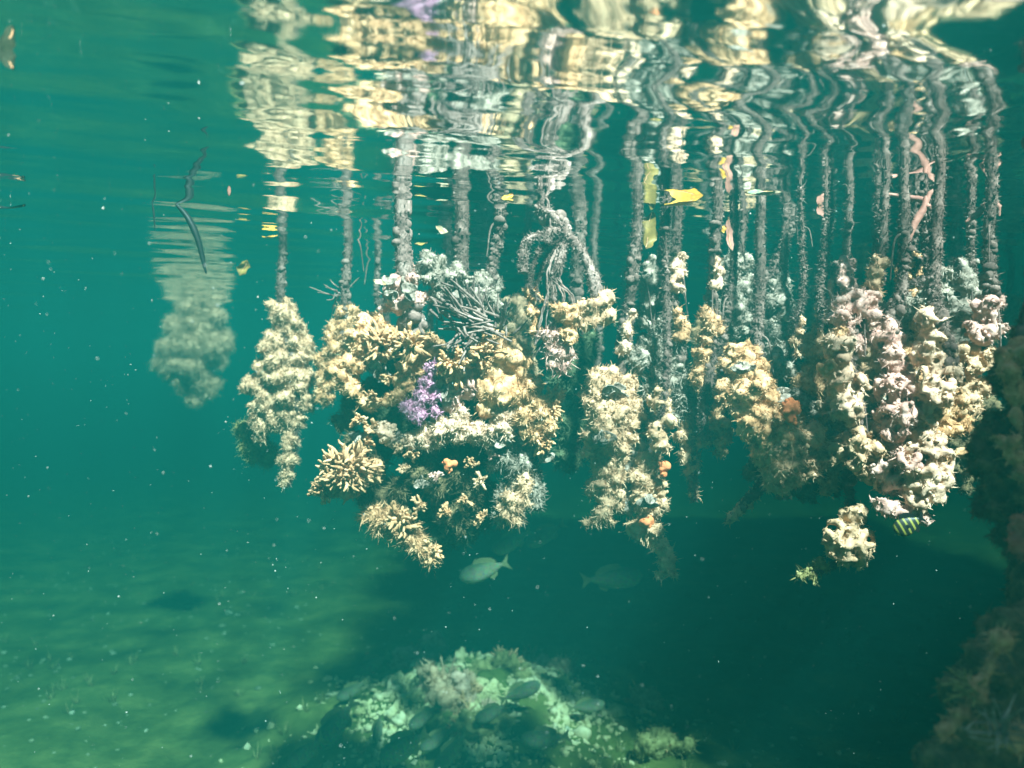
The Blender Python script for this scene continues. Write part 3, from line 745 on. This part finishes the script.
for x, d, yb, lab in ((495, 2.9, 380, 'faint far root seen left of the forked root'), (555, 2.8, 400, 'faint far root directly behind the fork'),
  (618, 3.0, 400, 'faint far root left of the hanging olive leaf'), (672, 2.8, 400, 'faint far root behind the banded sleeve'), (725, 3.0, 410, 'faint far root behind the narrow red leaf'),
  (775, 2.8, 400, 'faint far root crossed by the slanting thin root'), (815, 2.9, 400, 'faint far root just left of the small folded red leaf'), (855, 2.7, 410, 'faint far root behind the top of the first curly root'),
  (895, 2.9, 410, 'faint far root behind the salmon pink branched tip'), (940, 2.7, 410, 'faint far root behind the top of the white-edged root'), (1005, 2.5, 420, 'faint far root near the right edge')):
    back.append((x, d, yb, 'bark', lab))
for i, (x, d, yb, mt, lab) in enumerate(back):
    t = root(lab, x, d)
    lean = rng.uniform(-14, 22)
    stem(t, [top(x + lean, d), (x + lean * .5, 300, d), (x, yb - 30, d), (x - lean * .4, yb, d)], rng.uniform(.008, .017), .006, mt)
    if x > 480:
        ks = []; slim = 570 < x < 705
        for y in np.arange(300 + rng.uniform(0, 30), (340 if slim else yb + 15), 15): ks.append((x + rng.normal(0, 8), y, rng.uniform(6, 9) if slim else rng.uniform(12, 19)))
        if ks: sponge(t, 'crust', ['grey', 'tan', 'cream', 'brown'][i % 4], ks, d, fz=1.6, vox=.006, sec=6, flen=.010)

# ------------------------------------------------------------------ rubble on the seabed
def ground(px, py):
    lo, hi = .8, 12
    for _ in range(40):
        m_ = (lo + hi) / 2; p = at(px, py, m_)
        if p[2] > seabed_z(p[0], p[1]): lo = m_
        else: hi = m_
    return (lo + hi) / 2
for (x, y, R, mt, lab) in ((508, 668, 24, 'olive', 'sunlit weedy rock on the right rim of the seabed mound'),
                         (565, 672, 18, 'cream', 'small pale rock at the far right end of the seabed mound'),
                         (440, 690, 34, 'cream', 'rock at the middle of the seabed mound, coloured pale as if sunlit'),
                         (400, 668, 18, 'cream', 'rock at the top of the seabed mound, coloured pale as if sunlit'),
                         (470, 735, 34, 'olive', 'olive weed-covered rock at the foot of the seabed mound'),
                         (425, 660, 26, 'white', 'palest rock, upper left on the seabed mound, coloured for the brightest sun spot'),
                         (468, 702, 26, 'white', 'rock coloured pale as a sun spot just right of the mound centre'),
                         (530, 664, 18, 'white', 'small rock, coloured sunlit pale, between the weedy rock and the far right pale one'),
                         (640, 705, 22, 'tan', 'branching brownish rubble right of the seabed mound'),
                         (660, 750, 24, 'olive', 'mossy rubble with a pink spot at the lower edge of the picture')):  # pale stones on the mound help paint in its sunlit patch
    d = ground(x, y)
    t = tag(empty('seabed_rock', at(x, y, d)), lab, 'rock', 'rocks and rubble on the seabed')
    ks = [(x + rng.normal(0, R * .6), y + rng.normal(0, R * .25) , R * rng.uniform(.3, .6), d + rng.normal(0, .05)) for _ in range(7)]
    sponge(t, 'stone', mt, ks, d, fz=1.5, vox=.008, flen=.02)
    fingers(t, 'algae_tuft', 'tan' if mt != 'cream' else 'cream', x, y, R, d, 16, (0, 0, .8), .7, thick=.005)

g = Geo(); r_ = np.random.default_rng(21)
for _ in range(2600):
    y = 2.0 + 5 * r_.random() ** 1.5; x = r_.uniform(-.8, .8) * y
    if noise.noise(Vector((x * 1.6, y * 1.6, 9))) < r_.uniform(-.35, .25): continue
    q = r_.uniform(.004, .014) * (1.8 if r_.random() < .07 else 1)
    g.add(ICO1[0] * q * r_.uniform(.4, 1.4, 3) * np.array([1, 1, .6]) + np.array([x, y, seabed_z(x, y) + q * .2]), ICO1[1])
tag(link('shell_grit', g.mesh('shell_grit'), mat('shell_grit', [(.10,.10,.05), (.30,.30,.16), (.62,.60,.42)], 9)), kind='stuff')
g = Geo()
for _ in range(800):
    y = 2.0 + 4 * r_.random() ** 1.4; x = r_.uniform(-.8, .8) * y
    if noise.noise(Vector((x * 1.3, y * 1.3, 4))) < r_.uniform(-.1, .35): continue
    z = seabed_z(x, y)
    for k in range(14):
        a, L = r_.uniform(0, 6.28), r_.uniform(.015, .05); e = np.array([math.cos(a), math.sin(a), 0]) * L * .5
        b = np.array([x, y, z]) + e * r_.uniform(0, 1); w2 = np.array([-math.sin(a), math.cos(a), 0]) * .002
        g.add(np.array([b - w2, b + w2, b + e + [0, 0, L] + w2 * .3, b + e + [0, 0, L] - w2 * .3]), np.array([(0, 1, 2, 3)]))
g2 = Geo()  # coral rubble, coloured pale and thinning outwards to stand in for the sunlit patch
for _ in range(9000):
    x, y = -.14 + r_.normal(0, .26), 2.98 + r_.normal(0, .22)
    if noise.noise(Vector((x * 6, y * 6, 2.2))) < r_.uniform(-.35, .2): continue
    q = r_.uniform(.003, .010) * (2.2 if r_.random() < .06 else 1)
    v = ICO1[0] * q * r_.uniform(.3, 2.0, 3) * r_.uniform(.55, 1.35, (len(ICO1[0]), 1))
    c_, s_ = math.cos(q * 4e4), math.sin(q * 4e4)
    v = v @ np.array([[c_, s_, 0], [-s_, c_, 0], [0, 0, 1]])
    g2.add(v + np.array([x, y, seabed_z(x, y) + q * .1]), ICO1[1])
tag(link('sun_tinted_coral_rubble', g2.mesh('sun_tinted_coral_rubble'), mat('sun_tinted_coral_rubble', [(.30,.26,.10), (.66,.55,.28), (.90,.78,.50)], 7, bump=.8)), kind='stuff')
tag(link('seabed_weed', g.mesh('seabed_weed'), M['olive']), kind='stuff')

# ------------------------------------------------------------------ fish
def loft_fish(L, H, W, forked=True):
    """body along +x (nose at +L/2)"""
    xs = np.linspace(0, 1, 22); g = Geo(); ang = np.linspace(0, 2 * math.pi, 16, endpoint=False)
    V = []
    for s in xs:
        h = H * (math.sin(math.pi * min(1, s ** .62)) ** .75 * .5 + .0) if s < 1 else 0
        h = H * .5 * (max(0, math.sin(math.pi * s ** .68)) ** .8 * .93 + .10 * (1 if .02 < s else 0) * s ** .2)
        wd = h * W / H
        if s == 0: h = wd = .001
        cz = -.05 * H * math.sin(math.pi * s)
        V.append(np.stack([np.full(16, L * (.5 - s * .86)), np.cos(ang) * wd, np.sin(ang) * h + cz], 1))
    V = np.concatenate(V); n = 16; F = []
    for i in range(len(xs) - 1):
        for k in range(n): F.append((i*n+k, i*n+(k+1) % n, (i+1)*n+(k+1) % n, (i+1)*n+k))
    g.add(V, np.array(F)); g.add(V[-n:], np.array([(0, k, k + 1) for k in range(1, n - 1)]))
    return g
def plate(pts, th=.0012):
    g = Geo(); n = len(pts); P = np.array([(p[0], 0, p[1]) for p in pts], float)
    A = P + np.array([0, th, 0]); B = P - np.array([0, th, 0])
    c = P.mean(0)
    g.add(np.concatenate([A, B, [c + [0, th * 1.3, 0], c - [0, th * 1.3, 0]]]),
          np.array([(k, (k+1) % n, 2*n) for k in range(n)] + [((k+1) % n + n, k + n, 2*n+1) for k in range(n)]))
    g.add(np.concatenate([A, B]), np.array([(k, k + n, (k+1) % n + n, (k+1) % n) for k in range(n)]))
    return g
def make_fish(name, L, H, W, body, fin):
    r = empty(name, (0, 0, 0))
    link('body', loft_fish(L, H, W).mesh('body'), body, r)
    link('tail_fin', plate([(-.33*L, .05*H), (-.42*L, .18*H), (-.52*L, .42*H), (-.46*L, .0), (-.52*L, -.42*H), (-.42*L, -.18*H), (-.33*L, -.05*H)]).mesh('tail_fin'), fin, r)
    link('dorsal_fin', plate([(.2*L, .40*H), (.12*L, .66*H), (-.02*L, .66*H), (-.18*L, .52*H), (-.27*L, .30*H), (-.24*L, .15*H), (0, .3*H)]).mesh('dorsal_fin'), fin, r)
    link('anal_fin', plate([(-.05*L, -.42*H), (-.12*L, -.62*H), (-.22*L, -.45*H), (-.24*L, -.2*H)]).mesh('anal_fin'), fin, r)
    for s in (-1, 1):
        g = Geo(); g.add(ICO2[0] * (.022*L, .008*L, .022*L) + np.array([.37*L, s * W * .30, .06*H]), ICO2[1])
        link('eye', g.mesh('eye'), M['eye'], r)
        g = plate([(.2*L, 0), (.08*L, .08*H), (.0*L, -.12*H), (.12*L, -.16*H)], .0008)
        g.v = [v + np.array([0, s * W * .42, 0]) for v in g.v]
        link('pectoral_fin', g.mesh('pectoral_fin'), fin, r)
    return r
def copy_tree(o):
    c = o.copy(); COL.objects.link(c)
    for ch in list(o.children):
        q = ch.copy(); COL.objects.link(q); q.parent = c
    return c
fm = M['fish']; t_ = fm.node_tree; B_ = t_.nodes['Principled BSDF']
tc_ = t_.nodes.new('ShaderNodeTexCoord'); sp_ = t_.nodes.new('ShaderNodeSeparateXYZ'); mr = t_.nodes.new('ShaderNodeMapRange')
mr.inputs[1].default_value = -.03; mr.inputs[2].default_value = .025
r2 = t_.nodes.new('ShaderNodeValToRGB'); r2.color_ramp.elements[0].color = (.52,.54,.34,1); r2.color_ramp.elements[1].color = (.10,.13,.07,1)
vo = t_.nodes.new('ShaderNodeTexVoronoi'); vo.inputs['Scale'].default_value = 210
mx = t_.nodes.new('ShaderNodeMixRGB'); mx.blend_type = 'MULTIPLY'; mx.inputs[0].default_value = .55
t_.links.new(tc_.outputs['Object'], sp_.inputs[0]); t_.links.new(sp_.outputs['Z'], mr.inputs[0]); t_.links.new(mr.outputs[0], r2.inputs[0])
t_.links.new(tc_.outputs['Object'], vo.inputs['Vector']); t_.links.new(r2.outputs[0], mx.inputs[1]); t_.links.new(vo.outputs['Color'], mx.inputs[2])
t_.links.new(mx.outputs[0], B_.inputs['Base Color'])
snap = make_fish('snapper', .20, .068, .034, M['fish'], M['fin'])
FI = [  # px, py, d, heading in the picture (deg, 0 = nose to the right), size, label
 (484,570,2.9, 160, 1.05, 'greenish fish just below the hanging tip of the big cluster'),
 (512,541,3.2, 150, 1.0, 'faint fish partly behind the lower right of the big cluster'),
 (546,534,3.4, 150, 1.0, 'faintest fish under the gap between cluster and middle root'),
 (612,578,3.1, 8, 1.25, 'pale green fish below the middle root with its hooked tail'),
 (372,664,2.7, 150, .95, 'light green fish left of the bright seabed mound'),
 (336,724,2.35, 128, 1.15, 'dark fish pointing up to the left, in front of the seabed mound'),
 (306,752,2.3, 140, .9, 'dark fish at the bottom edge, lowest of the shoal on the left'),
 (404,746,2.3, 145, 1.1, 'large green fish at the bottom edge under the bright rock'),
 (378,728,2.5, 100, .5, 'small dark fish swimming straight up before the mound'),
 (452,750,2.35, 135, .8, 'dark fish at the bottom edge beside the olive rock'),
 (520,692,2.6, 20, .8, 'green fish grazing on the right slope of the mound'),
 (545,738,2.4, 165, .9, 'dim green fish low in the picture right of the mound'),
 (492,712,2.45, 150, .7, 'small green fish above the olive rock at the mound foot'),
 (586,706,2.6, 12, .7, 'small dim fish between the mound and the branching rubble'),
 (424,716,2.45, 140, .7, 'small fish crossing in front of the brightest rocks'),
 (352,690,2.5, 150, .7, 'dim fish between the light green one and the dark one left of the mound'),
 (438,738,2.4, 150, .7, 'pale fish low in the picture between the large green and the dark one'),
]
for i, (x, y, dd, hd, sc, lab) in enumerate(FI):
    o = snap if i == 0 else copy_tree(snap)
    dd = ground(x, y) - .16 * sc - .04 if y > 620 else dd
    o.location = at(x, y, dd); yaw = rng.uniform(-.45, .45)
    o.rotation_mode = 'XYZ'
    flip = abs(hd) > 90
    # nose direction in the picture plane with some turn away from it
    if flip: o.rotation_euler = (0, math.radians(180 - hd) * 1.0, math.pi + yaw)
    else: o.rotation_euler = (0, -math.radians(hd), yaw)
    o.scale = (sc, sc, sc)
    tag(o, lab, 'fish', 'green fish near the seabed')
# striped fish
mm = bpy.data.materials.new('striped_fish'); mm.use_nodes = True; t_ = mm.node_tree
tc = t_.nodes.new('ShaderNodeTexCoord'); wv = t_.nodes.new('ShaderNodeTexWave'); wv.inputs['Scale'].default_value = 34; wv.bands_direction = 'X'
rp = t_.nodes.new('ShaderNodeValToRGB'); rp.color_ramp.elements[0].position = .62; rp.color_ramp.elements[0].color = (.012,.015,.012,1)
rp.color_ramp.elements[1].position = .85; rp.color_ramp.elements[1].color = (.30,.29,.05,1)
t_.links.new(tc.outputs['Object'], wv.inputs['Vector']); t_.links.new(wv.outputs['Color'], rp.inputs[0]); t_.links.new(rp.outputs[0], t_.nodes['Principled BSDF'].inputs['Base Color'])
sf = make_fish('striped_fish', .055, .032, .012, mm, M['dark']); sf.location = at(909, 524, 1.31); sf.rotation_euler = (0, .5, math.pi - .2)
tag(sf, 'tiny dark fish with yellow stripes under the lilac shelf', 'fish')

# ------------------------------------------------------------------ leaves and bits at the surface
def leaf(name, c, L, Wd, ax, nrm, mt, lab, cat='leaf', curl=.15, stalk=True):
    ax = np.array(ax, float); ax /= np.linalg.norm(ax); nrm = np.array(nrm, float); nrm -= ax * nrm.dot(ax); nrm /= np.linalg.norm(nrm)
    sd = np.cross(nrm, ax); ph = rng.uniform(0, 6.28); n, m_ = 18, 7; V = []
    for face in (1, -1):
        for i in range(n + 1):
            s = i / n; wd = Wd * .5 * (math.sin(math.pi * s ** .9) ** .8 if 0 < s < 1 else .02)
            for j in range(m_):
                q = j / (m_ - 1) * 2 - 1
                V.append(ax * (s - .5) * L + sd * (q * wd * (1 + .16 * math.sin(13 * s + 2 * q + ph) + .08 * math.sin(31 * s + ph)) + .10 * Wd * math.sin(4 * s + ph)) + nrm * .10 * Wd * math.sin(7 * s + 2.5 * q + ph) + nrm * (curl * L * ((s - .5) ** 2 * 2 - .2) + .12 * Wd * abs(q) + face * .0004))
    V = np.array(V); K = (n + 1) * m_; F = []
    for i in range(n):
        for j in range(m_ - 1):
            a = i * m_ + j; F.append((a, a + 1, a + m_ + 1, a + m_)); F.append((a + K + m_, a + K + m_ + 1, a + K + 1, a + K))
    r = empty(name, c); tag(r, lab, cat)
    g = Geo(); g.add(V, np.array(F)); link('blade', g.mesh('blade'), M[mt], r)
    g = Geo(); tube(g, [ax * (q - .5) * L * .94 + nrm * (curl * L * ((q - .5) ** 2 * 2 - .2)) + sd * .10 * Wd * math.sin(4 * q + ph) for q in np.linspace(.02, .98, 10)], np.linspace(.0007, .0013, 10), 6)
    link('midrib', g.mesh('midrib'), M['tan'], r)
    if stalk:
        g = Geo(); tube(g, smooth_path([ax * .42 * L - nrm * .0, ax * .55 * L, ax * .68 * L + nrm * .03 * L], 8), np.linspace(.0016, .0012, 8), 6)
        link('stalk', g.mesh('stalk'), M['pleaf'], r)
    return r
leaf('floating_leaf', at(688, 198, 1.54) + [0, 0, -.004], .095, .036, (.93, -.10, .34), (0, -.45, 1), 'yleaf', 'bright yellow leaf floating at the surface with its stalk to the right')
leaf('floating_leaf', at(648, 231, 1.66), .082, .042, (.25, .05, .97), (.3, -1, 0), 'gleaf', 'olive yellow leaf hanging upright below the surface', stalk=False)
leaf('floating_leaf', at(760, 192, 1.50) + [0, 0, -.003], .06, .022, (1, -.1, 0), (0, -.3, 1), 'fish', 'thin green leaf lying flat at the surface right of the yellow leaf')
leaf('floating_leaf', at(729, 234, 1.6), .075, .016, (-.12, .05, 1), (.2, -1, 0), 'rleaf', 'narrow salmon red leaf hanging from the surface', curl=.3, stalk=False)
leaf('floating_leaf', at(723, 229, 1.58), .016, .014, (1, 0, .2), (0, -1, .2), 'yleaf', 'tiny yellow scrap beside the narrow red leaf', stalk=False)
leaf('floating_leaf', at(823, 212, 1.6), .05, .022, (-.45, .05, .9), (.2, -1, 0), 'rleaf', 'small folded red leaf at the surface in the upper right', curl=.3)
leaf('floating_leaf', at(442, 230, 1.7), .032, .016, (1, 0, -.45), (0, -1, .5), 'pleaf', 'pale oval leaf just under the surface above the big cluster', stalk=False)
leaf('floating_leaf', at(380, 283, 1.6), .030, .015, (1, 0, -.3), (0, -1, .7), 'pleaf', 'pale chip lying on top of the pink crusted root head', stalk=False)
leaf('floating_leaf', at(244, 268, 2.0), .045, .03, (.3, 0, 1), (0, -1, .2), 'gleaf', 'small yellowish leaf drifting above the left root', stalk=False)
leaf('floating_leaf', at(270, 237, 1.9), .04, .014, (1, 0, .1), (0, -.4, 1), 'yleaf', 'small yellow sliver at the surface above the left root', stalk=False)
leaf('floating_leaf', at(134, 199, 1.56), .03, .010, (1, 0, 0), (0, -.4, 1), 'yleaf', 'tiny yellow-green sliver at the surface on the far left', stalk=False)
leaf('floating_leaf', at(421, 244, 1.7), .03, .012, (1, 0, .1), (0, -.6, 1), 'gleaf', 'small lime scrap drifting above the grey crust', stalk=False)
leaf('floating_leaf', at(507, 200, 1.56), .026, .010, (1, 0, -.2), (0, -.6, 1), 'yleaf', 'tiny yellow scrap at the surface left of the forked root', stalk=False)
leaf('floating_leaf', at(3, 50, .86), .055, .018, (-.45, 0, 1), (.2, -1, 0), 'night', 'dark olive leaf half out of the picture in the upper left corner', stalk=False)
leaf('floating_leaf', at(8, 207, 1.5), .07, .014, (1, 0, 0), (0, -.4, 1), 'dark', 'dark sliver at the surface by the left edge', stalk=False)
def strand(lab, pts, r, mt, name='drifting_stick', cat='twig', flat=.8, branches=()):
    P = [at(*p) for p in pts]; e = empty(name, P[0]); tag(e, lab, cat)
    g = Geo(); n = 22; s = np.linspace(0, 1, n)
    tube(g, smooth_path(P, n), r * (np.sin(np.pi * (s * .9 + .06)) ** .6), 8, .04, flat); link('blade' if flat < 1 else 'twig', g.mesh('blade', P[0]), M[mt], e)
    for b in branches:
        g = Geo(); Q = [at(*p) for p in b]; tube(g, smooth_path(Q, 10), np.linspace(r * .8, r * .35, 10), 8, .12); link('side_twig', g.mesh('side_twig', P[0]), M[mt], e)
strand('dark curved seagrass blade hanging from the surface on the left', [(176,204,1.6), (188,218,1.6), (198,240,1.6), (206,273,1.6)], .009, 'dark', 'seagrass_blade', 'seagrass')
strand('short thin dark stick hanging beside the seagrass blade', [(152,200,1.6), (154,215,1.6), (155,230,1.6)], .0022, 'dark', flat=1)
strand('small dark speck-like stick between seagrass blade and left root', [(228,184,1.5), (229,190,1.5), (229,196,1.5)], .004, 'rleaf', flat=1)
strand('salmon pink branched root tip hanging from the surface at upper right', [(926,196,1.45), (924,208,1.45), (914,225,1.45), (907,246,1.45)], .0075, 'rleaf', 'root_tip', 'root tip', 1.0,
       (((925,205,1.45), (934,212,1.44), (936,230,1.44)), ((922,200,1.45), (900,196,1.46), (884,194,1.46)), ((925,205,1.45), (930,194,1.45), (938,186,1.45))))
strand('salmon pink forked root tip at the surface by the right edge', [(992,184,1.45), (990,200,1.45), (980,212,1.45), (966,222,1.45)], .008, 'rleaf', 'root_tip', 'root tip', 1.0,
       (((990,200,1.45), (998,206,1.44), (999,216,1.44)),))

# ------------------------------------------------------------------ drifting specks in the water
g = Geo(); r_ = np.random.default_rng(8)
for _ in range(2600):
    dd = r_.uniform(.8, 2.8); p = at(r_.uniform(-20, 1044), r_.uniform(-20, 780), dd)
    if p[2] > -.01 or p[2] < -1.3: continue
    s = r_.uniform(.0003, .0009) * (1.8 if r_.random() < .05 else 1)
    g.add(ICO1[0] * s * r_.uniform(.3, 1.7, 3) + p, ICO1[1])
o = link('suspended_particles', g.mesh('suspended_particles'), M['speck']); tag(o, kind='stuff')
